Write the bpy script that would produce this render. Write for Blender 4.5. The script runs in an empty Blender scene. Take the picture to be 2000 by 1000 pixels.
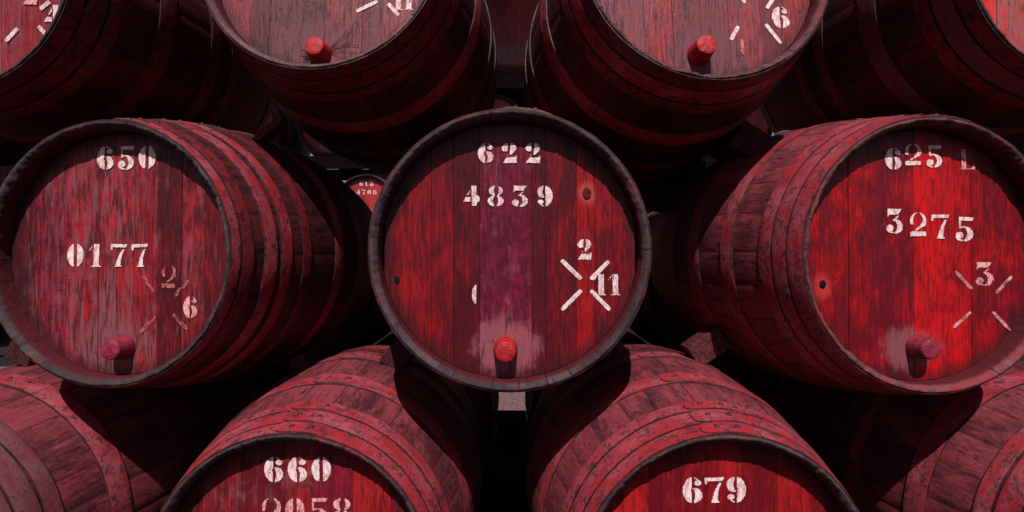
import bpy, math, random
import numpy as np
from mathutils import Vector, Matrix, noise

S = bpy.context.scene
COL = S.collection
U = 0.00136                      # one modelling unit (the casks are measured in these) in metres
F = 1050.0                       # camera to front plane of the stack, in units
rad = math.radians

# ---------------------------------------------------------------- camera, sky, sun, exposure
cam_d = bpy.data.cameras.new('camera')
cam = bpy.data.objects.new('camera', cam_d)
COL.objects.link(cam)
EYE = 1030 * U                   # eye height above the ground
cam.location = (0, -F * U, EYE)
cam.rotation_euler = (rad(90), 0, 0)
cam_d.sensor_width = 36
cam_d.lens = 36 * F / 2000
cam_d.shift_y = -11 / 2000
cam_d.clip_end = 500
cam_d.clip_start = 0.02
S.camera = cam

SUN_EL, SUN_AZ = 52.0, 1.0       # sun behind the camera
w = bpy.data.worlds.new('World')
S.world = w
w.use_nodes = True
nt = w.node_tree
sky = nt.nodes.new('ShaderNodeTexSky')
sky.sky_type = 'NISHITA'
sky.sun_disc = False
sky.sun_elevation = rad(SUN_EL)
sky.sun_rotation = rad(180 + SUN_AZ)
bg = nt.nodes['Background']
bg.inputs['Strength'].default_value = 0.05
nt.links.new(sky.outputs[0], bg.inputs['Color'])

sun_d = bpy.data.lights.new('sun', 'SUN')
sun_d.energy = 5.0
sun_d.angle = rad(0.5)
sun_d.color = (1.0, 0.95, 0.9)
sun = bpy.data.objects.new('sun', sun_d)
COL.objects.link(sun)
sun.rotation_euler = (rad(90 - SUN_EL), 0, rad(-SUN_AZ))
sun.location = (0, -6, 8)

S.view_settings.view_transform = 'Standard'
S.view_settings.look = 'None'
S.view_settings.gamma = 1
S.view_settings.use_curve_mapping = False
S.view_settings.exposure = 0.08
S.cycles.max_bounces = 5
S.cycles.diffuse_bounces = 3

# ---------------------------------------------------------------- node helper
class NT:
    def __init__(s, name):
        s.m = bpy.data.materials.new(name)
        s.m.use_nodes = True
        s.t = s.m.node_tree
        s.b = s.t.nodes['Principled BSDF']
        s.tc = s.n('ShaderNodeTexCoord')
    def n(s, t, **k):
        x = s.t.nodes.new(t)
        for a, v in k.items():
            setattr(x, a, v)
        return x
    def put(s, sock, v):
        if isinstance(v, bpy.types.NodeSocket):
            s.t.links.new(v, sock)
        elif v is not None:
            if isinstance(v, (tuple, list)) and len(v) == 3 and sock.type == 'RGBA':
                v = (*v, 1)
            sock.default_value = v
    def math(s, op, a, b=0.0, c=None, clamp=False):
        x = s.n('ShaderNodeMath', operation=op, use_clamp=clamp)
        s.put(x.inputs[0], a); s.put(x.inputs[1], b)
        if c is not None: s.put(x.inputs[2], c)
        return x.outputs[0]
    def vmath(s, op, a, b=None):
        x = s.n('ShaderNodeVectorMath', operation=op)
        s.put(x.inputs[0], a)
        if b is not None: s.put(x.inputs[1], b)
        return x.outputs[1] if op in ('LENGTH', 'DISTANCE') else x.outputs[0]
    def step(s, v, lo, hi, a=0.0, b=1.0):
        x = s.n('ShaderNodeMapRange', interpolation_type='SMOOTHSTEP')
        s.put(x.inputs[0], v)
        for i, q in enumerate((lo, hi, a, b)): s.put(x.inputs[i + 1], q)
        return x.outputs[0]
    def noise(s, vec, scale=1.0, detail=5.0, rough=0.6, wv=None, dist=0.0):
        x = s.n('ShaderNodeTexNoise')
        if wv is not None:
            x.noise_dimensions = '4D'
            s.put(x.inputs['W'], wv)
        s.put(x.inputs['Vector'], vec)
        x.inputs['Scale'].default_value = scale
        x.inputs['Detail'].default_value = detail
        x.inputs['Roughness'].default_value = rough
        x.inputs['Distortion'].default_value = dist
        return x.outputs[0]
    def mix(s, f, a, b, blend='MIX'):
        x = s.n('ShaderNodeMix', data_type='RGBA', blend_type=blend)
        s.put(x.inputs[0], f); s.put(x.inputs[6], a); s.put(x.inputs[7], b)
        return x.outputs[2]
    def bump(s, h, strength=0.5, dist=0.002, prev=None):
        x = s.n('ShaderNodeBump')
        x.inputs['Strength'].default_value = strength
        x.inputs['Distance'].default_value = dist
        s.put(x.inputs['Height'], h)
        if prev is not None: s.put(x.inputs['Normal'], prev)
        return x.outputs[0]
    def units(s):
        return s.vmath('MULTIPLY', s.tc.outputs['Object'], (1 / U, 1 / U, 1 / U))
    def rnd(s):
        x = s.n('ShaderNodeObjectInfo')
        return s.math('MULTIPLY', x.outputs['Random'], 37.0)
    def attr(s, name):
        return s.n('ShaderNodeAttribute', attribute_name=name)
    def out(s, col, rough, nrm=None, spec=0.4, metal=0.0):
        s.put(s.b.inputs['Base Color'], col)
        s.put(s.b.inputs['Roughness'], rough)
        s.put(s.b.inputs['Specular IOR Level'], spec)
        s.put(s.b.inputs['Metallic'], metal)
        if nrm is not None: s.put(s.b.inputs['Normal'], nrm)
        return s.m

L, RE, RB = 950.0, 273.0, 339.0      # cask length, end radius, bulge radius (staves, without hoops)
HEADD, HEADR = 46.0, 258.0           # depth of the head below the rim, head radius
ORG = Vector((0, L / 2, -RB - 5))    # the cask's base point seen from its front rim centre

def mat_head(name, dark, bright, grey, wear=0.0, bright_bias=0.0, stain=1.0, streak=0.0, off=0.0, plug=(-8, -200), blot_w=.5, halo=None):
    k = NT(name)
    P = k.vmath('ADD', k.units(), tuple(ORG))           # rim-centred coordinates
    a = k.attr('plank')
    sep = k.n('ShaderNodeSeparateColor'); k.put(sep.inputs[0], a.outputs['Color'])
    pr, pw, pp = sep.outputs[0], sep.outputs[1], sep.outputs[2]
    shift = k.n('ShaderNodeCombineXYZ')
    k.put(shift.inputs[0], k.math('MULTIPLY', pr, 900.0)); k.put(shift.inputs[1], off * 61.0)
    k.put(shift.inputs[2], k.math('MULTIPLY', pr, 3100.0))
    Q = k.vmath('ADD', P, shift.outputs[0])
    warp = k.noise(k.vmath('MULTIPLY', P, (.02, .02, .02)), 1, 3, .5)
    Qw = k.vmath('ADD', Q, k.vmath('MULTIPLY', k.n('ShaderNodeCombineXYZ').outputs[0], (0, 0, 0)))
    fine = k.noise(k.vmath('MULTIPLY', Q, (.26, .1, .022)), 1, 7, .72, dist=.6)
    grain = k.noise(k.vmath('MULTIPLY', Q, (.16, .05, .011)), 1, 5, .62, dist=1.2)
    strk = k.noise(k.vmath('MULTIPLY', Q, (.10, .05, .0075)), 1, 6, .66, dist=.4)
    Po = k.vmath('ADD', P, (off * 113.0, off * 57.0, off * 91.0))
    big = k.noise(k.vmath('MULTIPLY', Po, (.016, .01, .009)), 1, 4, .58, dist=.6)
    big2 = k.noise(k.vmath('MULTIPLY', Po, (.03, .02, .016)), 1, 5, .62, dist=.8)
    speck = k.noise(k.vmath('MULTIPLY', Po, (.6, .6, .5)), 1, 3, .7)
    # paint, brighter where it is thick
    br = k.math('ADD', k.math('ADD', k.math('MULTIPLY', big, .75), k.math('MULTIPLY', big2, .45)), k.math('MULTIPLY', grain, .45))
    br = k.math('ADD', br, k.math('MULTIPLY', k.math('SUBTRACT', pr, .5), .45))
    br = k.step(k.math('ADD', br, bright_bias), .64, 1.05)
    col = k.mix(br, dark, bright)
    purple = k.mix(k.step(big2, .35, .65), (.085, .005, .020), (.21, .011, .048))
    col = k.mix(k.math('MULTIPLY', pp, .85), col, purple)
    col = k.mix(k.step(fine, .44, .66, 0, .72), col, k.mix(.6, dark, (.012, .004, .006)))
    # worn, dusty wood showing through
    dv = k.vmath('MULTIPLY', k.vmath('SUBTRACT', P, (plug[0], HEADD, plug[1] + 5)), (1 / 105., 0, 1 / 75.))
    dist = k.vmath('LENGTH', dv)
    st = k.math('MULTIPLY', k.step(dist, 1.15, .2), .38 * stain)
    blot = k.noise(k.vmath('MULTIPLY', Po, (.035, .035, .03)), 1, 7, .7, dist=.5)
    wv = k.math('ADD', k.math('MULTIPLY', strk, .94 - blot_w), k.math('MULTIPLY', fine, .28))
    wv = k.math('ADD', wv, k.math('MULTIPLY', blot, blot_w))
    wv = k.math('ADD', k.math('ADD', wv, st), k.math('ADD', k.math('MULTIPLY', k.math('SUBTRACT', pw, .5), .35), wear))
    wm = k.step(wv, .65, .88)
    gcol = k.mix(big2, tuple(c * .72 for c in grey), tuple(c * 1.15 for c in grey))
    col = k.mix(k.math('MULTIPLY', wm, .82), col, gcol)
    # dark runs and scratches, specks
    dk = k.noise(k.vmath('MULTIPLY', Q, (.13, .07, .014)), 1.3, 5, .7, dist=.3)
    dk = k.step(k.math('ADD', k.math('MULTIPLY', dk, .7), k.math('MULTIPLY', big2, .4)), .60 - streak, .74 - streak)
    col = k.mix(k.math('MULTIPLY', dk, .85), col, (.026, .008, .012))
    col = k.mix(k.step(speck, .68, .78, 0, .5), col, tuple(min(1, c * 1.6) for c in grey))
    if halo:
        hx, hz, hr, hc = halo
        hd = k.vmath('LENGTH', k.vmath('MULTIPLY', k.vmath('SUBTRACT', P, (hx, HEADD, hz)), (1, 0, .75)))
        hd = k.math('ADD', hd, k.math('MULTIPLY', k.math('SUBTRACT', blot, .5), hr * 1.1))
        col = k.mix(k.step(hd, hr, hr * .35, 0, .85), col, hc)
    # grime against the croze
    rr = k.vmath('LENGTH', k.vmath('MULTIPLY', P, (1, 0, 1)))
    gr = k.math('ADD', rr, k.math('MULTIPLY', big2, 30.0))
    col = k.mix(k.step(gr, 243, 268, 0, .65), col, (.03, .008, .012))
    h = k.math('ADD', k.math('MULTIPLY', fine, .8), k.math('MULTIPLY', wm, -.25))
    h = k.math('ADD', h, k.math('MULTIPLY', dk, -.3))
    nrm = k.bump(h, .8, .003)
    ro = k.math('ADD', .36, k.math('MULTIPLY', wm, .3))
    return k.out(col, ro, nrm, .25)

def mat_hoop(name, red, worn, dark, amount=0.0):
    k = NT(name)
    P = k.units(); r = k.rnd()
    big = k.noise(k.vmath('MULTIPLY', P, (.011, .02, .011)), 1, 4, .6, r, .4)
    med = k.noise(k.vmath('MULTIPLY', P, (.045, .06, .045)), 1, 6, .68, r)
    spk = k.noise(k.vmath('MULTIPLY', P, (.15, .15, .15)), 1, 7, .8, r)
    a = k.math('ADD', k.math('MULTIPLY', big, .6), k.math('MULTIPLY', med, .5))
    col = k.mix(k.step(a, .46, .66), red, worn)
    b = k.math('ADD', k.math('MULTIPLY', spk, .55), k.math('MULTIPLY', med, .55))
    col = k.mix(k.step(k.math('ADD', b, amount), .56, .68, 0, .88), col, dark)
    hot = k.math('SUBTRACT', k.math('ADD', k.math('MULTIPLY', big, .5), k.math('MULTIPLY', spk, .6)), .0)
    col = k.mix(k.step(hot, .62, .78, 0, .7), col, tuple(min(1, c * q) for c, q in zip(red, (1.7, .9, .9))))
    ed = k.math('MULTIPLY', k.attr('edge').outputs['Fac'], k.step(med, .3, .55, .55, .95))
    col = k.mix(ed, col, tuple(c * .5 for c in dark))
    grit_sparkle = k.noise(k.vmath('MULTIPLY', P, (.45, .45, .45)), 1, 2, .5, r)  # dust grit, plus dew sparkle painted as pale specks
    col = k.mix(k.step(grit_sparkle, .73, .80, 0, .7), col, (.42, .22, .24))
    nrm = k.bump(k.math('ADD', spk, k.math('MULTIPLY', med, 1.4)), .8, .002)
    return k.out(col, k.step(spk, .3, .7, .36, .66), nrm, .35)

def mat_stave(name, c1, c2, c3):
    k = NT(name)
    P = k.units(); r = k.rnd()
    sq = k.n('ShaderNodeSeparateColor'); k.put(sq.inputs[0], k.attr('stave').outputs['Color'])
    a = sq.outputs[0]
    cx_ = k.n('ShaderNodeCombineXYZ'); k.put(cx_.inputs[0], k.math('MULTIPLY', a, 400.0)); k.put(cx_.inputs[2], k.math('MULTIPLY', a, 700.0))
    Q = k.vmath('ADD', P, cx_.outputs[0])
    big = k.noise(k.vmath('MULTIPLY', P, (.013, .008, .013)), 1, 4, .6, r)
    strk = k.noise(k.vmath('MULTIPLY', Q, (.12, .018, .12)), 1, 6, .66, r)
    spk = k.noise(k.vmath('MULTIPLY', P, (.25, .12, .25)), 1, 4, .7, r)
    v = k.math('ADD', k.math('MULTIPLY', big, .6), k.math('MULTIPLY', strk, .5))
    v = k.math('ADD', v, k.math('MULTIPLY', k.math('SUBTRACT', a, .5), .09))
    col = k.mix(k.step(v, .42, .66), c1, c2)
    col = k.mix(k.step(spk, .54, .74, 0, .5), col, c3)
    run = k.noise(k.vmath('MULTIPLY', Q, (.07, .02, .07)), 1, 6, .72, r, .6)
    col = k.mix(k.step(run, .52, .64, 0, .75), col, tuple(c * .35 for c in c1))
    grit_sparkle = k.noise(k.vmath('MULTIPLY', P, (.45, .45, .45)), 1, 2, .5, r)  # pale dust specks doubling as painted dew glints
    col = k.mix(k.step(grit_sparkle, .74, .80, 0, .6), col, (.40, .22, .24))
    col = k.mix(k.math('MULTIPLY', sq.outputs[1], k.step(big, .3, .65, .08, .6)), col, tuple(c * .25 for c in c1))
    nrm = k.bump(k.math('ADD', strk, spk), .7, .0025)
    return k.out(col, k.step(spk, .3, .7, .42, .7), nrm, .25)

def mat_rim(name, base, redness):
    k = NT(name)
    P = k.units(); r = k.rnd()
    big = k.noise(k.vmath('MULTIPLY', P, (.016, .016, .016)), 1, 4, .6, r)
    med = k.noise(k.vmath('MULTIPLY', P, (.09, .09, .09)), 1, 6, .7, r)
    spk = k.noise(k.vmath('MULTIPLY', P, (.4, .4, .4)), 1, 3, .7, r)
    sp_ = k.n('ShaderNodeSeparateColor'); k.put(sp_.inputs[0], k.attr('stave').outputs['Color'])
    a = sp_.outputs[0]
    v = k.math('ADD', k.math('ADD', k.math('MULTIPLY', big, .5), k.math('MULTIPLY', med, .6)), k.math('MULTIPLY', k.math('SUBTRACT', a, .5), .2))
    col = k.mix(k.step(v, .36, .76), tuple(c * .5 for c in base), tuple(c * 1.5 for c in base))
    col = k.mix(k.step(k.math('ADD', k.math('ADD', k.math('MULTIPLY', big, .75), k.math('MULTIPLY', spk, .3)), redness), .56, .68, 0, .8), col, (.22, .020, .027))
    col = k.mix(k.step(spk, .60, .72, 0, .8), col, (.012, .006, .008))
    col = k.mix(k.step(k.math('ADD', spk, k.math('MULTIPLY', med, .3)), .46, .40, 0, .5), col, (.26, .13, .15))
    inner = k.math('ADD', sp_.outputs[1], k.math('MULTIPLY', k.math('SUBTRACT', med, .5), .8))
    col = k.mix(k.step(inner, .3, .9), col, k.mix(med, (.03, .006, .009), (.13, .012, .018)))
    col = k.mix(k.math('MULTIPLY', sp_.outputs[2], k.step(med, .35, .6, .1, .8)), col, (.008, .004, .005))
    nrm = k.bump(k.math('ADD', med, k.math('MULTIPLY', spk, .8)), .8, .005)
    return k.out(col, .65, nrm, .2)

def mat_plug(name, c1, c2):
    k = NT(name)
    P = k.units(); r = k.rnd()
    med = k.noise(k.vmath('MULTIPLY', P, (.09, .05, .09)), 1, 5, .65, r)
    spk = k.noise(k.vmath('MULTIPLY', P, (.3, .3, .3)), 1, 4, .7, r)
    col = k.mix(k.step(med, .4, .62), c1, c2)
    col = k.mix(k.step(spk, .50, .64, 0, .75), col, (.075, .008, .022))
    return k.out(col, .5, k.bump(k.math('ADD', spk, med), .7, .003), .35)

def mat_paint(name, base, tint):
    k = NT(name)
    P = k.units()
    n1 = k.noise(k.vmath('MULTIPLY', P, (.12, .12, .05)), 1, 5, .7)
    n2 = k.noise(k.vmath('MULTIPLY', P, (.45, .45, .12)), 1, 4, .7)
    v = k.math('ADD', k.math('MULTIPLY', n1, .55), k.math('MULTIPLY', n2, .5))
    col = k.mix(k.step(v, .45, .62, 0, .9), base, tint)
    return k.out(col, .7, k.bump(n2, .4, .001), .25)

def mat_timber(name, c1, c2, axis=(1, .1, 1)):
    k = NT(name)
    P = k.units(); r = k.rnd()
    g = k.noise(k.vmath('MULTIPLY', P, tuple(.12 * q for q in axis)), 1, 6, .66, r)
    s = k.noise(k.vmath('MULTIPLY', P, (.3, .3, .3)), 1, 4, .7, r)
    col = k.mix(k.step(g, .38, .64), c1, c2)
    col = k.mix(k.step(s, .58, .75, 0, .6), col, tuple(c * .3 for c in c1))
    return k.out(col, .8, k.bump(k.math('ADD', g, s), .7, .004), .1)

M = {}
M['hoop'] = mat_hoop('hoop_red_iron', (.28, .014, .022), (.32, .066, .086), (.024, .008, .012), .04)
M['hoop_worn'] = mat_hoop('hoop_worn_iron', (.17, .008, .012), (.14, .018, .025), (.013, .004, .006), .05)
M['hoop_grey'] = mat_hoop('hoop_grey_iron', (.13, .022, .030), (.15, .050, .061), (.03, .012, .016), .02)
M['stave'] = mat_stave('stave_dark', (.020, .006, .0075), (.082, .010, .0135), (.13, .024, .031))
M['stave_red'] = mat_stave('stave_red', (.060, .013, .019), (.21, .032, .043), (.31, .085, .105))
M['rim'] = mat_rim('rim_slate', (.062, .037, .046), -.02)
M['rim_red'] = mat_rim('rim_reddish', (.12, .045, .053), .06)
M['rim_mauve'] = mat_rim('rim_mauve', (.14, .066, .080), -.04)
M['plug_red'] = mat_plug('plug_red', (.30, .006, .012), (.48, .012, .018))
M['plug_crimson'] = mat_plug('plug_crimson', (.17, .010, .028), (.30, .02, .05))
M['white'] = mat_paint('stencil_white', (.80, .66, .66), (.52, .19, .20))
M['pink'] = mat_paint('stencil_pink', (.74, .38, .38), (.42, .085, .09))
M['red'] = mat_paint('stencil_red', (.58, .17, .17), (.35, .03, .035))
M['carve'] = mat_paint('carved_line', (.22, .02, .026), (.06, .008, .012))
M['hole'] = mat_timber('hole_dark', (.006, .004, .004), (.012, .006, .006))
M['halo'] = mat_paint('bare_patch', (.5, .09, .08), (.32, .02, .02))
M['knot'] = mat_timber('knot_wood', (.05, .010, .010), (.12, .018, .018), (1, 1, 1))
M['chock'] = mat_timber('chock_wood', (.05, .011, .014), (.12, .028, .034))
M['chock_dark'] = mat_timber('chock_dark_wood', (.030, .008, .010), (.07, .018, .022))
M['bungdark'] = mat_timber('bung_grey', (.05, .035, .042), (.09, .06, .07), (1, 1, 1))
M['beam'] = mat_timber('rail_wood', (.04, .02, .022), (.08, .04, .045), (.1, 1, 1))
M['fibre'] = mat_timber('fibre', (.05, .015, .02), (.10, .03, .035))

# ---------------------------------------------------------------- mesh helpers
def mesh_obj(name, verts, faces, mat, parent=None, smooth=True, attr=None):
    me = bpy.data.meshes.new(name)
    me.from_pydata([tuple(v) for v in verts], [], [tuple(f) for f in faces])
    if attr:
        an, vals = attr
        A = me.attributes.new(an, 'FLOAT_COLOR', 'FACE')
        buf = np.ones((len(faces), 4), np.float32); buf[:, :3] = vals
        A.data.foreach_set('color', buf.ravel())
    if smooth:
        me.polygons.foreach_set('use_smooth', [True] * len(me.polygons))
    me.update()
    o = bpy.data.objects.new(name, me)
    me.materials.append(mat)
    COL.objects.link(o)
    if parent is not None: o.parent = parent
    return o

def C2(x, d, z):                       # rim-centred units -> cask-local metres
    return ((x - ORG.x) * U, (d - ORG.y) * U, (z - ORG.z) * U)

def prof(d):
    t = 2 * d / L - 1
    return RE + (RB - RE) * (1 - t * t)

def nz(x, y=0.0, z=0.0):
    return noise.noise(Vector((x, y, z)))

def grid_faces(na, nd, closed=True):
    f = []
    for j in range(nd - 1):
        for i in range(na if closed else na - 1):
            a, b = j * na + i, j * na + (i + 1) % na
            f.append((a, b, b + na, a + na))
    return f

def build_staves(parent, sd, mat, na_per=7, ns=26, nd=40):
    rng = random.Random(sd)
    ws = [rng.uniform(.75, 1.3) for _ in range(ns)]
    tot = sum(ws); edges = [0]
    for q in ws: edges.append(edges[-1] + q / tot * 2 * math.pi)
    ang, groove, sid = [], [], []
    for s in range(ns):
        a0, a1 = edges[s], edges[s + 1]
        for t, g in ((0, 1.0), (.035, .15), (.3, 0), (.5, 0), (.7, 0), (.965, .15)):
            ang.append(a0 + (a1 - a0) * t); groove.append(g); sid.append(s)
    na = len(ang)
    shade = [rng.random() for _ in range(ns)]
    lift = [rng.uniform(-.4, .4) for _ in range(ns)]
    ds = [1.5, 4] + [10 + (L - 20) * i / (nd - 1) for i in range(nd)] + [L - 4, L - 1.5]
    V = []
    for d in ds:
        for a, g, s in zip(ang, groove, sid):
            r = prof(d) - g + lift[s] * min(1, d / 40.) + 1.1 * nz(math.cos(a) * 4, d * .012, math.sin(a) * 4 + sd)
            V.append(C2(r * math.cos(a), d, r * math.sin(a)))
    Fc = grid_faces(na, len(ds))
    vals = [(shade[sid[i % na]], 1.0 if (i % na) % 6 in (0, 5) else 0.0, shade[sid[i % na]]) for i in range(len(Fc))]
    # plain back head, so the cask is closed behind
    nb = len(V)
    V.append(C2(0, L - 30, 0))
    base = (len(ds) - 1) * na
    for i in range(na):
        Fc.append((base + i, base + (i + 1) % na, nb)); vals.append((.3, .3, .3))
    return mesh_obj('staves', V, Fc, mat, parent, attr=('stave', vals))

def build_rim(parent, sd, mat=None, chip=1.0):
    rng = random.Random(sd + 5)
    na = 420
    prf = [(RE - .2, 3.0), (RE - .6, .8), (RE - 2.2, -.4), (RE - 5, .6), (RE - 8, 4.0), (RE - 11, 8), (RE - 13, 11.5), (RE - 13.8, 15), (RE - 14, 28), (RE - 13.5, HEADD + 5)]
    cuts = sorted(rng.uniform(0, 2 * math.pi) for _ in range(17))
    V, vals = [], []
    tone = [rng.random() for _ in range(18)]
    for j, (r0, d0) in enumerate(prf):
        for i in range(na):
            a = 2 * math.pi * i / na
            c, s = math.cos(a), math.sin(a)
            n1 = nz(c * 7, s * 7, sd * 3.1 + j * .12); n2 = nz(c * 24, s * 24, sd + j * .25)
            k = 0.4 if j in (0, 1, 9) else (.5 if j == 8 else 1.0)
            n2 = .6 * n2 + .7 * nz(c * 60, s * 60, sd + j * .4)
            crack = min(abs(a - q) for q in cuts)
            dd = d0 + chip * k * (1.6 * n1 + 1.6 * n2) + (2.0 * k if crack < .008 else 0)
            rr = r0 + chip * k * (1.3 * n1 + 1.2 * n2) * (1.0 if j > 1 else .4)
            V.append(C2(rr * c, dd, rr * s))
    Fc = grid_faces(na, len(prf))
    for q in range(len(Fc)):
        a = 2 * math.pi * (q % na) / na
        ck = min(abs(a + .007 - z) for z in cuts) < .006
        vals.append((tone[sum(1 for z in cuts if z < a)], 1.0 if q // na >= 6 else (.55 if q // na == 5 else 0.0), 1.0 if ck else 0.0))
    return mesh_obj('rim', V, Fc, mat or M['rim'], parent, attr=('stave', vals))

def build_hoop(parent, sd, d0, d1, mat, plate=None, name='hoop', th=2.6):
    na = 200
    V = []
    w = d1 - d0
    rows = [(d0, -1.5), (d0 + .1, th - .3), (d0 + 1.5, th), (d0 + w * .35, th), (d0 + w * .65, th), (d1 - 1.5, th), (d1 - .1, th - .3), (d1, -1.5)]
    for j, (d, h) in enumerate(rows):
        for i in range(na):
            a = 2 * math.pi * i / na
            c, s = math.cos(a), math.sin(a)
            wob = 1.3 * nz(c * 3, s * 3, sd * 1.7 + d0) + .5 * nz(c * 12, s * 12, sd)
            r = prof(d) + h + (.7 * nz(c * 9, s * 9, sd + d * .02) if h > 0 else 0)
            V.append(C2(r * c, d + wob, r * s))
    Fc = grid_faces(na, len(rows))
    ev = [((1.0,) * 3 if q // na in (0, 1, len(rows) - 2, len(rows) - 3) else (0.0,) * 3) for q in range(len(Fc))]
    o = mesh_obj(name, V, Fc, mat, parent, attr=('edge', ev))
    o.data.set_sharp_from_angle(angle=rad(32))
    if plate is not None:
        build_plate(o, d0, d1, plate, mat, th)
    return o

def build_plate(hoop, d0, d1, a0, mat, th):
    # overlapping riveted end of the hoop strap, rounded at its free end
    na, nd = 26, 9
    V, Fc = [], []
    span = rad(21)
    dc, hw = (d0 + d1) / 2, (d1 - d0) / 2 - 1.0
    def pt(t, v, h):
        a = rad(a0) - span * t
        e = 1.0 if t > .17 else math.sqrt(max(0, 1 - ((.17 - t) / .17) ** 2)) * .93 + .07
        d = dc + hw * v * e
        fade = 1.0 if t < .8 else max(0.0, (1 - t) / .2)
        r = prof(d) + th + h * (.25 + .75 * fade)
        return C2(r * math.cos(a), d, r * math.sin(a))
    ts = [0, .012, .03, .06, .1, .14, .17] + [.17 + .83 * i / (na - 7) for i in range(1, na - 6)]
    na = len(ts)
    vs = [-1, -.96, -.6, -.3, 0, .3, .6, .96, 1]
    for t in ts:
        for v in vs:
            V.append(pt(t, v, 3.0 if abs(v) < .99 and t > 0 else -.8))
    for i in range(na - 1):
        for j in range(nd - 1):
            a = i * nd + j
            Fc.append((a, a + nd, a + nd + 1, a + 1))
    for tr in (.3, .68):
        rr = 5.6
        a = rad(a0) - span * tr
        base = len(V)
        d_c = dc + hw * .1
        tan = Vector((math.sin(a), 0, -math.cos(a))); rdl = Vector((math.cos(a), 0, math.sin(a)))
        for q in range(5):
            ph = q / 4 * math.pi / 2
            for s in range(12):
                b = 2 * math.pi * s / 12
                p = rdl * (prof(d_c) + th + 2.4 + 3.6 * math.sin(ph)) + tan * (rr * math.cos(ph) * math.cos(b))
                V.append(C2(p.x, d_c + rr * math.cos(ph) * math.sin(b), p.z))
        for q in range(4):
            for s in range(12):
                x, y = base + q * 12 + s, base + q * 12 + (s + 1) % 12
                Fc.append((x, y, y + 12, x + 12))
    ne = (na - 1) * (nd - 1)
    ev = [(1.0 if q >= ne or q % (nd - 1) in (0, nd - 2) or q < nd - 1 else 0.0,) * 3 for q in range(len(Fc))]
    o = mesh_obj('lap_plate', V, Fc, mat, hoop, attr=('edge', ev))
    o.data.set_sharp_from_angle(angle=rad(40))
    return o

def build_head(parent, sd, mat, bounds=None, planks=None):
    rng = random.Random(sd + 11)
    if bounds is None:
        bounds = [-HEADR]
        while bounds[-1] < HEADR - 75: bounds.append(bounds[-1] + rng.uniform(45, 88))
        bounds.append(HEADR)
    V, Fc, vals = [], [], []
    for p in range(len(bounds) - 1):
        x0, x1 = bounds[p], bounds[p + 1]
        n = max(3, int((x1 - x0) / 9))
        xs = [x0, x0 + .9] + [x0 + .9 + (x1 - x0 - 1.8) * i / n for i in range(1, n)] + [x1 - .9, x1]
        lift = rng.uniform(-.5, .5)
        cup = rng.uniform(-.6, .6)
        at = planks[p] if planks else (rng.random(), rng.uniform(.25, .75), 0 if rng.random() > .15 else .6)
        nr = 46
        b = len(V)
        for i, x in enumerate(xs):
            h = math.sqrt(max(0, HEADR ** 2 - min(abs(x), HEADR - .3) ** 2))
            for j in range(nr):
                z = h * (2 * j / (nr - 1) - 1)
                d = HEADD + lift + (1.0 if i in (0, len(xs) - 1) else 0) + cup * (2 * (x - x0) / (x1 - x0) - 1) ** 2 + .5 * nz(x * .03, z * .006, sd)
                V.append(C2(x, d, z))
        for i in range(len(xs) - 1):
            for j in range(nr - 1):
                a = b + i * nr + j
                Fc.append((a, a + nr, a + nr + 1, a + 1)); vals.append(at)
    o = mesh_obj('head', V, Fc, mat, parent, attr=('plank', vals))
    o.data.set_sharp_from_angle(angle=rad(30))
    return o

def build_plug(parent, x, z, tip, mat, r=20, tilt=0.0, sd=1, rough=0.0, name='tap_plug'):
    prf = [(r * 1.22, HEADD + 6), (r * 1.2, HEADD - 6), (r * 1.1, tip + (HEADD - tip) * .5), (r * 1.02, tip + 4), (r * .98, tip + 1.2), (r * .9, tip), (r * .45, tip - .4), (.3, tip - .4)]
    na = 40
    V = []
    for j, (q, d) in enumerate(prf):
        for i in range(na):
            a = 2 * math.pi * i / na
            c, s = math.cos(a), math.sin(a)
            wob = 1 + .025 * nz(c * 2, s * 2, sd + j * .3) + rough * .06 * nz(c * 5, s * 5, sd + j)
            dd = d + (rough * 2.2 * nz(c * q * .15, s * q * .15, sd) if j > 3 else 0) + (.5 * nz(c * q * .2, s * q * .2, sd) if j > 4 else 0)
            V.append(C2(x + q * c * wob, dd, z + q * s * wob + tilt * (HEADD - d)))
    return mesh_obj(name, V, [f[::-1] for f in grid_faces(na, len(prf))], mat, parent)

def build_disc(parent, name, x, z, rx, rz, mat, d=None, sd=0):
    d = HEADD - 1.6 if d is None else d
    V = [C2(x, d - .4, z)]
    n = 30
    for q, dd in ((.6, -.3), (.92, 0), (1, 1.2)):
        for i in range(n):
            a = 2 * math.pi * i / n
            k = q * (1 + .16 * nz(math.cos(a) * 1.5, math.sin(a) * 1.5, sd))
            V.append(C2(x + rx * k * math.cos(a), d + dd, z + rz * k * math.sin(a)))
    Fc = [(0, 1 + (i + 1) % n, 1 + i) for i in range(n)]
    for q in range(2):
        for i in range(n):
            a, b = 1 + q * n + i, 1 + q * n + (i + 1) % n
            Fc.append((a, b, b + n, a + n))
    return mesh_obj(name, V, Fc, mat, parent)

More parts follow.
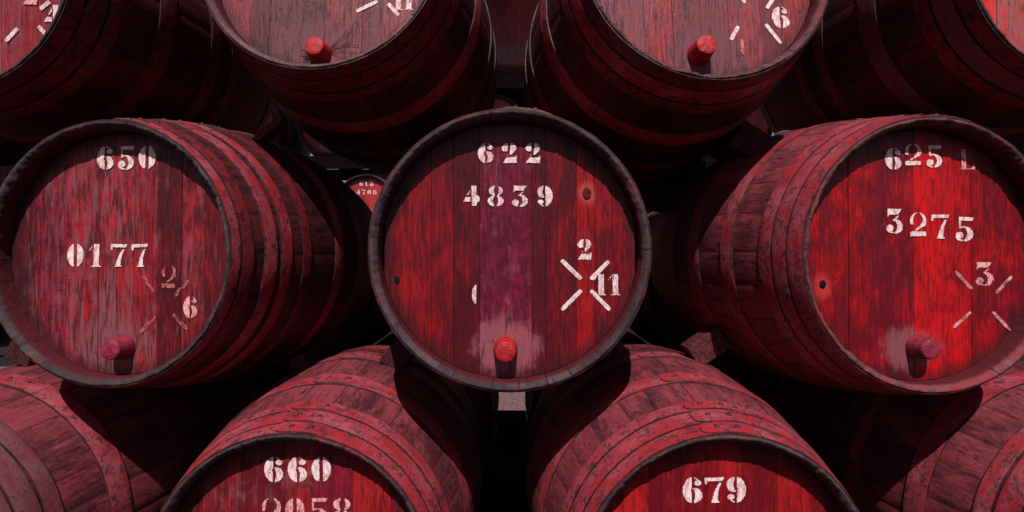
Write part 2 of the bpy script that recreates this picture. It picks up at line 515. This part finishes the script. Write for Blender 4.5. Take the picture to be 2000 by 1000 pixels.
# ---------------------------------------------------------------- stencilled writing
NX, NY = 50, 76
gx = np.linspace(-.04, .66, NX)[None, :].repeat(NY, 0)
gy = np.linspace(-.03, 1.03, NY)[:, None].repeat(NX, 1)
def ell(cx, cy, rx, ry): return ((gx - cx) / rx) ** 2 + ((gy - cy) / ry) ** 2 < 1
def box(x0, x1, y0, y1): return (gx > x0) & (gx < x1) & (gy > y0) & (gy < y1)
def stroke(pts):
    m = np.zeros_like(gx, bool)
    P = [np.array(p, float) for p in pts]
    P = [2 * P[0] - P[1]] + P + [2 * P[-1] - P[-2]]
    for i in range(1, len(P) - 2):
        for t in np.linspace(0, 1, 22):
            p = .5 * ((2 * P[i]) + (-P[i-1] + P[i+1]) * t + (2*P[i-1] - 5*P[i] + 4*P[i+1] - P[i+2]) * t*t + (-P[i-1] + 3*P[i] - 3*P[i+1] + P[i+2]) * t**3)
            m |= (gx - p[0]) ** 2 + (gy - p[1]) ** 2 < (p[2] / 2) ** 2
    return m
def poly(pts):
    m = np.zeros_like(gx, bool)
    n = len(pts)
    for i in range(n):
        (x0, y0), (x1, y1) = pts[i], pts[(i + 1) % n]
        if y0 == y1: continue
        c = ((gy >= min(y0, y1)) & (gy < max(y0, y1))) & (gx < x0 + (gy - y0) * (x1 - x0) / (y1 - y0))
        m ^= c
    return m
def six():
    m = (ell(.31, .5, .30, .5) & ~ell(.47, .5, .20, .47) & (gx < .285))
    m |= ell(.315, .29, .285, .29) & ~ell(.27, .28, .115, .25) & (gx > .355)
    m |= (ell(.33, .5, .25, .5) & ~ell(.33, .47, .23, .47) & (gx > .35) & (gy > .75)) | ell(.46, .775, .105, .105)
    m |= stroke([(.33, .55, .045), (.4, .56, .06), (.48, .48, .12)])
    return m
GL = {
    '0': (ell(.31, .5, .30, .5) & ~(np.abs(gx - .31) < .062)),
    '1': box(.2, .40, .02, .985) | box(.13, .47, 0, .045) | poly([(.03, .72), (.155, .92), (.155, .86), (.06, .70)]),
    '2': ((stroke([(.15, .82, .1), (.26, .94, .09), (.42, .9, .17), (.47, .74, .22), (.40, .56, .17), (.29, .43, .09), (.24, .37, .05)])
           | ell(.155, .73, .14, .155) | stroke([(.1, .8, .1), (.17, .92, .09), (.24, .95, .07)])) & ~(np.abs(gx - .305 - .05 * (gy - .8)) < .045) | box(.32, .5, .4, .6) & poly([(.2, .35), (.33, .35), (.55, .62), (.36, .62)]))
         | poly([(.03, 0), (.2, .285), (.52, .285), (.53, .36), (.60, .36), (.58, 0)]),
    'z': ((ell(.31, .64, .29, .36) & ~ell(.30, .68, .17, .30) & (gy > .42) & ~(np.abs(gx - .33) < .035) & ~((gx < .3) & (gy < .5)))
          | stroke([(.53, .6, .12), (.43, .44, .11), (.31, .33, .08), (.22, .26, .06)])) & (gy > .24)
         | box(.02, .58, .02, .19) | poly([(.02, .0), (.02, .19), (.12, .22), (.58, .19), (.58, .0)]),
    '3': poly([(.06, .74), (.06, 1), (.56, 1), (.42, .76), (.12, .76), (.06, .66)]) | stroke([(.42, .70, .05), (.34, .60, .06), (.26, .52, .05)])
         | (ell(.30, .27, .30, .30) & ~ell(.23, .27, .17, .26) & (gx > .30)) | ell(.14, .2, .125, .14)
         | stroke([(.04, .14, .06), (.12, .05, .07), (.24, .025, .06)]),
    '4': box(.33, .51, .02, .99) | poly([(.0, .23), (.10, .46), (.285, .46), (.285, .23)]) | poly([(.15, .56), (.285, .86), (.285, .72), (.21, .56)]) | ell(.53, .35, .095, .16),
    '5': box(.13, .56, .84, 1) | box(.13, .20, .56, .86) | poly([(.56, 1), (.60, 1.0), (.56, .84)])
         | (ell(.30, .29, .29, .31) & ~ell(.24, .30, .15, .27) & (gx > .31)) | ell(.155, .23, .13, .14)
         | stroke([(.05, .15, .06), (.13, .05, .08), (.24, .02, .06)]) | stroke([(.15, .52, .05), (.24, .575, .06), (.31, .58, .06)]),
    '6': six(),
    '7': box(.03, .57, .84, .985) | box(.03, .09, .72, .9) | poly([(.57, .985), (.62, .985), (.57, .84)])
         | stroke([(.49, .74, .07), (.42, .58, .09), (.36, .36, .13), (.32, .12, .18), (.32, .05, .2)]) & (gy > .01) | box(.2, .45, 0, .05),
    '8': (ell(.31, .75, .26, .25) & ~ell(.33, .75, .095, .22) & ~(np.abs(gx - .33) < .06)) | (ell(.31, .26, .30, .265) & ~ell(.31, .28, .10, .24) & ~(np.abs(gx - .30) < .05)),
    '9': six()[::-1, ::-1],
    'L': box(.10, .27, .02, .99) | box(.05, .33, .95, .99) | box(.05, .56, 0, .045) | poly([(.34, .0), (.60, .0), (.60, .3), (.5, .12)]),
    '(': (ell(.38, .5, .30, .5) & (gx < .31)),
    '|': box(.2, .42, .0, 1.0),
}
DASH = ((gx - .31) / .30) ** 6 + ((gy - .5) / .48) ** 6 < 1

def glyph_cells(mask, cx, cz, ww, hh, rot, wear, sd, V, Fc, d):
    rng = random.Random(sd)
    sx, sz = ww / .62, hh
    idx = {}
    o1, o2 = rng.uniform(0, 99), rng.uniform(0, 99)
    c, s = math.cos(rot), math.sin(rot)
    def vid(i, j):
        if (i, j) not in idx:
            x = (gx[0, 0] + (i - .5) * (gx[0, 1] - gx[0, 0]) - .31) * sx
            z = (gy[0, 0] + (j - .5) * (gy[1, 0] - gy[0, 0]) - .5) * sz
            x += .35 * nz(i * .35 + o1, j * .35); z += .35 * nz(i * .35, j * .35 + o2)
            idx[(i, j)] = len(V)
            V.append(C2(cx + x * c - z * s, d, cz + x * s + z * c))
        return idx[(i, j)]
    for j in range(NY):
        for i in range(NX):
            if not mask[j, i]: continue
            n = .55 * nz(i * .16 + o1, j * .05 + o2, 3) + .45 * nz(i * .5 + o2, j * .22, o1) + .3 * nz(i * .9, j * .9, o2)
            edge = not (mask[j, min(i + 1, NX - 1)] and mask[j, i - 1] and mask[min(j + 1, NY - 1), i] and mask[j - 1, i])
            if n + (.30 if edge else 0) > .54 - wear * 1.15: continue
            Fc.append((vid(i, j), vid(i + 1, j), vid(i + 1, j + 1), vid(i, j + 1)))

def write(head, text, cx, cz, w, h, mat='white', rot=0.0, wear=.1, sd=0, name='stencilled_digit'):
    n = len(text)
    dw = h * .80 if n > 1 else w
    step = (w - dw) / (n - 1) if n > 1 else 0
    for q, ch in enumerate(text):
        V, Fc = [], []
        o = (q - (n - 1) / 2) * step
        glyph_cells(GL[ch], cx + o * math.cos(rot), cz + o * math.sin(rot), dw, h, rot + rad(random.Random(sd + q).uniform(-2, 2)), wear, sd * 17 + q, V, Fc, HEADD - 1.7)
        mesh_obj(name, V, Fc, M[mat], head, smooth=False)

def dashes(head, lines, mat='white', wear=.12, sd=0, th=9.0):
    for q, (x0, z0, x1, z1) in enumerate(lines):
        V, Fc = [], []
        ln = math.hypot(x1 - x0, z1 - z0)
        glyph_cells(DASH, (x0 + x1) / 2, (z0 + z1) / 2, th, ln + 4, math.atan2(-(x1 - x0), z1 - z0), wear, sd * 7 + q, V, Fc, HEADD - 1.75)
        mesh_obj('stencilled_dash', V, Fc, M[mat], head, smooth=False)

# ---------------------------------------------------------------- casks
def cask_empty(X, Y, Z, yaw, pit, label, group, name='wine_cask'):
    e = bpy.data.objects.new(name, None)
    COL.objects.link(e)
    e.empty_display_size = .2
    T = Matrix.Translation((X * U, Y * U, EYE + Z * U))
    R = Matrix.Rotation(rad(-yaw), 4, 'Z') @ Matrix.Rotation(rad(pit), 4, 'X')
    e.matrix_world = T @ R @ Matrix.Translation(ORG * U)
    e['label'] = label; e['category'] = 'wine cask'; e['group'] = group
    return e

STD = [(2.5, 36), (38, 80), (83, 116), (208, 262), (398, 445)]
def cask(X, Y, Z, yaw, pit, label, sd, headmat, hoops=STD, plate=None, bounds=None, planks=None, hmats=None, group='casks of the sunlit stack', chip=1.0, rim='rim', stave='stave'):
    e = cask_empty(X, Y, Z, yaw, pit, label, group)
    build_staves(e, sd, M[stave])
    build_rim(e, sd, M[rim], chip)
    for q, (a, b) in enumerate(hoops):
        hm = M[hmats[q % len(hmats)]] if hmats else M['hoop']
        build_hoop(e, sd + q * 3.3, a, b, hm, plate)
    for q, (a, b) in enumerate([(L - 445, L - 398), (L - 80, L - 38), (L - 36, L - 2.5)]):
        build_hoop(e, sd + 50 + q, a, b, M['hoop_worn'])
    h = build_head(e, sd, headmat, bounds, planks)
    return e, h

G = 'casks of the sunlit stack'
# centre
hm = mat_head('head_paint_centre', (.075, .005, .010), (.31, .008, .012), (.30, .075, .10), wear=-.05, bright_bias=.03, stain=.95, streak=.045, off=1, halo=(156, 115, 24, (.42, .06, .06)))
c, h = cask(-4, -7, 0, -.3, 0, 'deep red wine cask facing straight out, 622 and 4839 stencilled on its head', 1, hm, plate=94, hmats=['hoop'],
            bounds=[-254, -225, -159, -115, -61, 44, 72, 135, 172, 215, 254],
            planks=[(.38, .3, 0), (.52, .3, 0), (.42, .35, 0), (.12, .45, 0), (.42, .76, 1.0), (.10, .48, .15), (.28, .3, 0), (.98, .3, 0), (.5, .3, 0), (.55, .35, 0)])
write(h, '622', -1, 197, 128, 41, wear=.10, sd=1)
write(h, '4839', -4, 110, 182, 42, wear=.12, sd=2)
write(h, '(', -68, -89, 24, 41, wear=.05, sd=3)
write(h, '2', 151, 2, 31, 42, wear=.12, sd=4)
write(h, '11', 200, -69, 64, 44, wear=.16, sd=5)
dashes(h, [(105, -20, 144, -58), (200, -22, 164, -58), (144, -81, 105, -120), (164, -81, 202, -120)], wear=.16, sd=1)
build_disc(h, 'knot', 156, 115, 9, 12, M['knot'], HEADD - 2.0, 2)
build_disc(h, 'knot', -228, -60, 6, 9, M['hole'], HEADD - 1.2, 2)
build_plug(c, -9, -199, 8, M['plug_red'], 20.5, sd=1)
# left
hm = mat_head('head_paint_left', (.085, .006, .010), (.36, .011, .016), (.20, .070, .088), wear=.09, bright_bias=-.02, stain=.4, streak=.085, off=3, blot_w=.32)
c, h = left_cask, left_head = cask(-840, 55, -6, 5.3, -.7, 'grey-streaked red wine cask with 650 and 0177 stencilled on its head', 2, hm,
            hoops=[(2.5, 26), (28, 60), (90, 127), (142, 177), (218, 250), (365, 412)], plate=88, hmats=['hoop', 'hoop_worn', 'hoop', 'hoop', 'hoop_worn'], chip=1.5)
write(h, '650', 10, 205, 136, 50, wear=.05, sd=11)
write(h, '0177', -31, -4, 189, 50, mat='white', wear=.06, sd=12)
write(h, 'z', 110, -49, 35, 49, mat='red', wear=.36, sd=13)
write(h, '6', 159, -113, 34, 46, mat='pink', wear=.2, sd=14)
dashes(h, [(51, -49, 77, -81), (155, -57, 123, -90), (80, -135, 45, -168), (120, -129, 151, -159)], mat='red', wear=.50, sd=2, th=8)
build_plug(c, 8, -199, 8, M['plug_crimson'], 21.5, sd=2)
# right
hm = mat_head('head_paint_right', (.12, .004, .009), (.56, .006, .009), (.24, .070, .082), wear=-.08, bright_bias=.0, stain=1.0, streak=.03, off=5, halo=(-206, -64, 26, (.44, .03, .03)))
RH = [(2.5, 40), (42, 78), (80, 117), (205, 250), (352, 412)]
c, h = cask(841, 14, -9, -4.1, -.5, 'vivid red wine cask with 625 L and 3275 stencilled on its head', 3, hm, hoops=RH, plate=92, rim='rim_red', stave='stave_red', hmats=['hoop'],
            bounds=[-254, -212, -150, -104, -8, 52, 118, 170, 254],
            planks=[(.5, .4, 0), (.42, .35, 0), (.3, .45, 0), (.25, .5, .12), (.8, .25, 0), (.6, .35, 0), (.45, .4, 0), (.35, .6, .1)], chip=1.7)
write(h, '6', -53, 198, 38, 45, wear=.03, sd=21)
write(h, 'z', -10, 207, 38, 44, wear=.08, sd=22)
write(h, '5', 36, 204, 38, 45, wear=.1, sd=23)
write(h, 'L', 109, 199, 38, 43, mat='pink', wear=.2, sd=24)
write(h, '3', -51, 70, 38, 50, wear=.0, sd=25)
write(h, 'z', 0, 63, 38, 49, wear=.03, sd=26)
write(h, '7', 48, 59, 42, 51, wear=.06, sd=27)
write(h, '5', 102, 54, 43, 50, wear=.03, sd=28)
write(h, '3', 146, -39, 43, 49, mat='pink', wear=.22, sd=29)
dashes(h, [(81, -34, 117, -71), (206, -45, 171, -79), (114, -119, 76, -150), (163, -119, 202, -157)], mat='pink', wear=.42, sd=3, th=7.5)
build_disc(h, 'bung_hole', -206, -59, 7, 8, M['hole'], HEADD - 2.0, 3)
build_plug(c, -5, -189, 8, M['plug_crimson'], 20, sd=3)
def carve(head, lines, th=.5):
    V, Fc = [], []
    for ln in lines:
        for q, (x, z) in enumerate(ln):
            a = ln[max(0, q - 1)]; b = ln[min(len(ln) - 1, q + 1)]
            l = math.hypot(b[0] - a[0], b[1] - a[1]) or 1
            nx, nzv = -(b[1] - a[1]) / l * th, (b[0] - a[0]) / l * th
            V += [C2(x + nx, HEADD - 1.5, z + nzv), C2(x - nx, HEADD - 1.5, z - nzv)]
            if q: k = len(V); Fc.append((k - 4, k - 3, k - 1, k - 2))
    mesh_obj('carved_mark', V, Fc, M['carve'], head, smooth=False)
def arc(cx, cz, r, a0, a1, n=18):
    return [(cx + r * math.cos(rad(a0 + (a1 - a0) * i / n)), cz + r * math.sin(rad(a0 + (a1 - a0) * i / n))) for i in range(n + 1)]
carve(h, [arc(-181, -57, 12, 200, 520), arc(-178, -33, 10, 200, 330), [(-163, -44), (-140, -48)], [(-163, -51), (-140, -55)],
          arc(-122, -34, 11, 20, 230), arc(-122, -58, 12, -160, 110)])
carve(left_head, [arc(-127, -55, 9, 0, 360), arc(-127, -55, 3, 0, 360), [(-150, -62), (-138, -62)], [(-152, -78), (-134, -78)], [(-146, -62), (-149, -78)], [(-119, -60), (-117, -92)]])
# dark bung standing on the bulge
V = []
for q, d in ((30, -8), (31, 6), (28, 14), (16, 20), (.5, 21)):
    for i in range(24):
        a = 2 * math.pi * i / 24
        V.append(C2(q * math.cos(a) - 8, L / 2 + 30 + q * math.sin(a), RB + d + 2))
mesh_obj('bung', V, grid_faces(24, 5), M['bungdark'], c)
# upper left
hm = mat_head('head_paint_dusty', (.10, .022, .026), (.25, .028, .034), (.16, .052, .066), wear=.08, bright_bias=-.05, stain=1.0, streak=.06, off=7)
c, h = cask(-427, 134, 663, 4.2, -6.8, 'dusty mauve wine cask above casks 650 and 622, fibres round its bright red plug', 4, hm, hmats=['hoop_worn', 'hoop_worn', 'hoop_worn', 'hoop'], plate=100, rim='rim_mauve', chip=.8)
write(h, '11', 184, -98, 62, 48, wear=.2, sd=31, mat='white')
dashes(h, [(122, -99, 76, -121), (148, -106, 172, -134)], wear=.18, sd=4)
p = build_plug(c, -2, -219, 8, M['plug_red'], 21, sd=4)
rng = random.Random(3)
V, Fc = [], []
for q in range(20):                                    # wisps of fibre round the plug
    a0 = rng.choice([rng.uniform(-.3, .7), rng.uniform(2.6, 3.6)])
    ln = rng.uniform(30, 75) if abs(a0) < 1.5 else rng.uniform(10, 26)
    x, z, a = -2 + 22 * math.cos(a0), -219 + 20 * math.sin(a0), a0 + rng.uniform(-.2, .2)
    cur = rng.uniform(-.12, .16)
    prev = None
    for s in range(9):
        wd = .5 * (1 - s / 9) + .12
        nx, nzv = -math.sin(a) * wd, math.cos(a) * wd
        d = HEADD - 2 - 1.5 * math.sin(s / 8 * 3)
        V += [C2(x + nx, d, z + nzv), C2(x - nx, d, z - nzv), C2(x, d - 1, z)]
        b = len(V) - 3
        if prev is not None:
            Fc += [(prev, b, b + 2, prev + 2), (prev + 1, prev + 2, b + 2, b + 1)]
        prev = b
        x += math.cos(a) * ln / 8; z += math.sin(a) * ln / 8; a += cur
mesh_obj('frayed_fibre', V, Fc, M['fibre'], p)
# upper right
hm = mat_head('head_paint_mauve', (.15, .014, .020), (.34, .018, .024), (.15, .050, .066), wear=.12, bright_bias=0, stain=.7, streak=.05, off=9)
c, h = cask(420, 96, 626, -4.7, -7.9, 'mauve grey wine cask above casks 622 and 625, with a stencilled 6', 5, hm, hmats=['hoop_worn', 'hoop'], plate=80, chip=1.8, rim='rim_red')
write(h, '6', 178, -105, 42, 52, wear=.12, sd=41)
write(h, '|', 84, -178, 22, 36, wear=.15, sd=42, mat='red')
dashes(h, [(78, -131, 60, -161), (142, -123, 173, -166), (166, -58, 148, -84), (87, -46, 97, -73)], wear=.12, sd=5)
build_plug(c, -15, -199, 3, M['plug_red'], 21.5, sd=5, tilt=.04, rough=1)
# lower left
hm = mat_head('head_paint_lower', (.12, .008, .012), (.36, .014, .018), (.24, .085, .10), wear=.0, bright_bias=.0, stain=.6, streak=.03, off=11)
c, h = cask(-427, -27, -625, .2, -.1, 'red wine cask below casks 650 and 622, its head stencilled 660 over 2058', 6, hm, plate=96.5, hmats=['hoop'], stave='stave_red')
write(h, '660', 1, 190, 134, 50, wear=.06, sd=51)
write(h, 'z058', 19, 108, 180, 51, mat='pink', wear=.12, sd=52)
# lower right
hm = mat_head('head_paint_lower_right', (.13, .005, .009), (.40, .012, .015), (.24, .075, .09), wear=-.08, bright_bias=.0, stain=.6, streak=.02, off=13)
c, h = cask(392, -78, -609, -1.6, -.3, 'red wine cask below casks 622 and 625, its head stencilled 679', 7, hm, plate=99, hmats=['hoop'], stave='stave_red')
write(h, '679', -8, 156, 122, 49, wear=.03, sd=61)
# top corners
hm = mat_head('head_paint_corner', (.24, .010, .014), (.58, .018, .02), (.22, .06, .08), wear=.12, bright_bias=.0, streak=.04, off=15, blot_w=.3)
c, h = cask(-1156, 22, 589, -.8, .9, 'red wine cask with a stencilled 4, at the upper left edge above cask 650', 8, hm, hmats=['hoop_worn'], plate=90, chip=.8)
write(h, '4', 199, -101, 36, 46, wear=.06, sd=71)
write(h, '2', 153, -56, 34, 44, wear=.1, sd=72, mat='pink')
dashes(h, [(126, -128, 102, -153), (170, -123, 189, -144), (192, -72, 175, -86)], wear=.14, sd=6)
hm = mat_head('head_paint_orange', (.40, .02, .018), (.74, .05, .035), (.27, .11, .12), wear=.10, bright_bias=.08, streak=.03, off=17, blot_w=.25)
c, h = cask(1173, 8, 606, 1.2, .4, 'orange-red wine cask at the upper right edge above cask 625', 9, hm, hmats=['hoop_worn', 'hoop_grey'], plate=90)
# the row goes on unseen past both edges: casks added for their shade
for X, w in ((-1885, 'left'), (1905, 'right')):
    c, h = cask(X, 20, 597, 0, 0, 'unseen red wine cask added for its shade beyond the %s corner cask' % w, 14, hm, hmats=['hoop_worn'])
# bottom corners
hm = mat_head('head_paint_grey', (.12, .01, .014), (.3, .015, .02), (.24, .1, .11), wear=.05, off=19)
c, h = cask(-1240, -20, -625, 3, 0, 'grey-red wine cask below cask 650 at the lower left edge, side showing', 10, hm, plate=88, hmats=['hoop_grey', 'hoop_grey', 'hoop_grey', 'hoop'], stave='stave_red')
c, h = cask(1268, -20, -615, -3, 0, 'rusty red wine cask below cask 625 at the lower right edge, side showing', 12, hm, plate=94, hmats=['hoop'], stave='stave_red')

# ---------------------------------------------------------------- timber chocks wedged between the casks
def thing(o, label, cat, group=None):
    o['label'] = label; o['category'] = cat
    if group: o['group'] = group
    return o

def block(name, X, Y, Z, sx, sy, sz, rot, mat, label, cat, group=None, taper=.8, yaw=0.0, sd=0):
    rng = random.Random(sd + int(abs(X)))
    V = []
    for y in (-.5, .5):
        for x, z in ((-.5, -.5), (.5, -.5), (.5, .5), (-.5, .5)):
            k = taper if z > 0 else 1.0
            V.append(((x * k * sx + rng.uniform(-2, 2)) * U, (y * sy + rng.uniform(-3, 3)) * U, (z * sz + rng.uniform(-2, 2)) * U))
    Fc = [(0, 1, 2, 3), (7, 6, 5, 4), (4, 5, 1, 0), (5, 6, 2, 1), (6, 7, 3, 2), (7, 4, 0, 3)]
    o = mesh_obj(name, V, Fc, mat, None, smooth=False)
    b = o.modifiers.new('b', 'BEVEL'); b.width = 2.5 * U; b.segments = 2
    o.location = (X * U, Y * U, EYE + Z * U)
    o.rotation_euler = (0, rad(-rot), rad(-yaw))
    thing(o, label, cat, group)
    return o

CG = 'chocks wedged between the casks'
def chock(px, py, D, w, h, rot, label, mat='chock', depth=150, taper=.95, name='wooden_chock'):
    s = F / (F + D)
    k = (F + D) / F
    return block(name, (px - 1000) * k, D + depth / 2, -(py - 489) * k, w * k, depth, h * k, rot, M[mat], label, 'chock', CG, taper)
chock(1386, 680, 330, 74, 46, 35, 'lit wooden chock standing on cask 679 against the underside of cask 625', depth=70)
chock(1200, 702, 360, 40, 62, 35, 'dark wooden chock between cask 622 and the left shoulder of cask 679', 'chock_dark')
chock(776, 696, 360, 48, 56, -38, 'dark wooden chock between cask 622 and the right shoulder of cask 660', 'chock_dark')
chock(584, 713, 400, 34, 34, 33, 'small lit wooden chock on the left shoulder of cask 660 below cask 650')
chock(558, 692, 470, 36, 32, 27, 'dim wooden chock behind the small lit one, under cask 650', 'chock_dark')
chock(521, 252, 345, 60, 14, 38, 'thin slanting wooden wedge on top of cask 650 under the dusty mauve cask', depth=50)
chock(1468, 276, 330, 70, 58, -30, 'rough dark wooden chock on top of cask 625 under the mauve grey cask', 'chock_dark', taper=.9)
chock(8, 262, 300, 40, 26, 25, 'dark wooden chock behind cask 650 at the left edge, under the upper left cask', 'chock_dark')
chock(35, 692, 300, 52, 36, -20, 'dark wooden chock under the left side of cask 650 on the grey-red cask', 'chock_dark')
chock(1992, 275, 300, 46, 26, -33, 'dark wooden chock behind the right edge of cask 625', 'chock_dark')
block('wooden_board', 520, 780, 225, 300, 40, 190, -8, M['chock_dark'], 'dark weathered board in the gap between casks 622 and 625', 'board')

block('wooden_chock', 0, 1290, -792, 132, 120, 156, 0, M['chock_dark'], 'dark wooden block added in place of shade between the casks behind casks 660 and 679', 'chock', CG, .92)  # added block: fills the gap where the ground would lie in shade

# ---------------------------------------------------------------- ground, rails, the stack across the yard, added shade roof
def sheet(name, mat, x0, x1, y0, y1, z, n=9):
    V = [(x, y, z) for y in np.linspace(y0, y1, n) for x in np.linspace(x0, x1, n)]
    o = mesh_obj(name, V, grid_faces(n, n, False), mat)
    o['kind'] = 'structure'
def ground():
    k = NT('yard_shade_ground')  # near-black ground colour, standing in for the shadow in front of the gravel
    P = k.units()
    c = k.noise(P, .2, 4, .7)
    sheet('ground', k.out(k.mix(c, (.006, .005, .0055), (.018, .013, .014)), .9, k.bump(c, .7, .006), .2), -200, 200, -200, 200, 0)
    k = NT('yard_gravel')
    P = k.units()
    b = k.n('ShaderNodeTexVoronoi'); k.put(b.inputs['Vector'], P); b.inputs['Scale'].default_value = .09
    c = k.noise(P, .2, 4, .7)
    col = k.mix(k.step(b.outputs['Distance'], .1, .8), (.26, .15, .17), (.07, .035, .042))
    col = k.mix(k.step(c, .4, .7, 0, .6), col, (.2, .11, .125))
    gm = k.out(col, .9, k.bump(b.outputs['Distance'], .9, .008), .2)
    V = []
    for i in range(241):
        x = -6000 + i * 50
        V += [(x * U, (2380 + 45 * nz(i * .37) + 25 * nz(i * 1.7)) * U, .004), (x * U, 3700 * U, .004)]  # ragged front edge drawn where the stack's shadow should end
    o = mesh_obj('gravel_strip', V, [(2 * i, 2 * i + 2, 2 * i + 3, 2 * i + 1) for i in range(240)], gm)
    o['kind'] = 'structure'
ground()
for Y, nm in ((250, 'front'), (760, 'rear')):
    o = block('timber_rail', 0, Y, -1030 + 26, 3300, 110, 52, 0, M['beam'], 'long %s timber rail on the ground under the lowest row of casks' % nm, 'rail', None, 1.0)

FARD = 3880
FG = 'casks of the stack across the yard'
far_head = mat_head('head_paint_far', (.20, .02, .026), (.42, .03, .035), (.30, .12, .13), wear=.0, bright_bias=.1, off=21)
e0 = cask_empty(-1347, FARD, 420, 0, 0, 'small far red cask stencilled 4708, seen in the gap beside cask 622', FG)
build_staves(e0, 20, M['stave'], nd=14); build_rim(e0, 20)
for q, (a, b) in enumerate(STD): build_hoop(e0, 80 + q, a, b, M['hoop'])
hd = build_head(e0, 20, far_head)
def copy_cask(X, Z, label):
    r = e0.copy(); COL.objects.link(r)
    r.matrix_world = Matrix.Translation(((X * U), FARD * U, EYE + Z * U)) @ Matrix.Translation(ORG * U)
    r['label'] = label
    for ch in list(e0.children):
        q = ch.copy(); COL.objects.link(q); q.parent = r
        for g in ch.children:
            z = g.copy(); COL.objects.link(z); z.parent = q
    return r
spots = [(-2111, 420), (-584, 420), (180, 420), (944, 420), (1708, 420), (-2458, 1156), (-1694, 1156), (-930, 1156), (-166, 1156), (598, 1156), (1362, 1156), (2126, 1156), (-1347, -345), (-584, -345), (180, -345), (944, -345)]
for q, (X, Z) in enumerate(spots):
    if Z == 420: lb = 'far cask in the same row as the one stencilled 4708'
    elif Z > 1000: lb = 'shaded far cask in the row above the one stencilled 4708'
    else: lb = 'far cask in the row below the one stencilled 4708'
    copy_cask(X, Z, lb)
for X in (-1300, 0, 1300):
    t = copy_cask(X, 1914, 'dark red tun head showing between the two upper casks, top centre' if X == 0 else 'big dark tun beside the one showing at top centre, across the yard')
    t['category'] = 'tun'; t['group'] = 'big tuns on top of the far stack'
    t.scale = (1.9, 1.2, 1.9)
    t.location = (X * U, (FARD + 475 * 1.2) * U, EYE + (1640 - 66 * 1.9 + 8) * U)
for X, Z in ((-800, -130), (800, -130), (-402, -690), (402, -690), (-1210, -690), (1210, -690), (-1560, -98), (1560, -98), (-2300, -98), (2300, -98), (-1950, 505), (1950, 505)):
    r = copy_cask(X, Z, 'dark cask standing in shade close behind casks 650, 622 and 625' if -300 < Z < 300 else 'dark cask stacked in shade behind the upper corner casks' if Z > 300 else 'dark cask standing in shade close behind casks 660 and 679')
    r.location.y = (1010 + 475) * U
    r['group'] = 'shaded casks behind the sunlit stack'
write(hd, '4708', 0, 119, 190, 44, wear=0, sd=91)
write(hd, '613', 0, 198, 130, 44, wear=0, sd=92)
for Z, nm in ((-345 + 398, 'lowest'), (420 + 395, 'middle'), (1156 + 410, 'upper')):
    for Y in (FARD + 60, FARD + 890):
        block('timber_rail', 0, Y, Z, 5600, 80, 112 if Z < 1500 else 140, 0, M['beam'], '%s %s timber rail carrying far casks across the yard' % (nm, 'front' if Y < FARD + 400 else 'rear'), 'rail', None, 1.0)
o = block('stone_plinth', 0, FARD + 480, -1030 + 166, 5800, 1000, 332, 0, mat_timber('plinth_stone', (.012, .009, .01), (.03, .02, .022), (1, 1, 1)), 'low stone plinth under the stack of casks across the yard', 'plinth', None, 1.0)

# unseen roof added over the far stack to keep its upper casks in shade
sh = bpy.data.objects.new('added_shade_roof', None); COL.objects.link(sh)
sh.location = (0, 4000 * U, 0)
thing(sh, 'unseen roof added to keep the upper casks of the far stack in shade', 'shade roof')
def shade_roof_part(name, x0, x1, y0, y1, z0, z1, zb, mat):
    V = [(x, y, z + (zb if y == y1 else 0)) for x in (x0, x1) for y in (y0, y1) for z in (z0, z1)]
    V = [((x) * U, (y - 4000) * U, EYE + z * U) for x, y, z in V]
    Fc = [(0, 1, 3, 2), (4, 6, 7, 5), (0, 4, 5, 1), (2, 3, 7, 6), (0, 2, 6, 4), (1, 5, 7, 3)]
    return mesh_obj(name, V, Fc, mat, sh, smooth=False)
shade_roof_part('roof', -5200, 5200, 2000, 5400, 3100, 3140, 350, M['beam'])
for X in (-5000, -3300, 3300, 5000):
    for Y in (2100, 5300):
        shade_roof_part('post', X - 60, X + 60, Y - 60, Y + 60, -1030, 3102, 0, M['beam'])
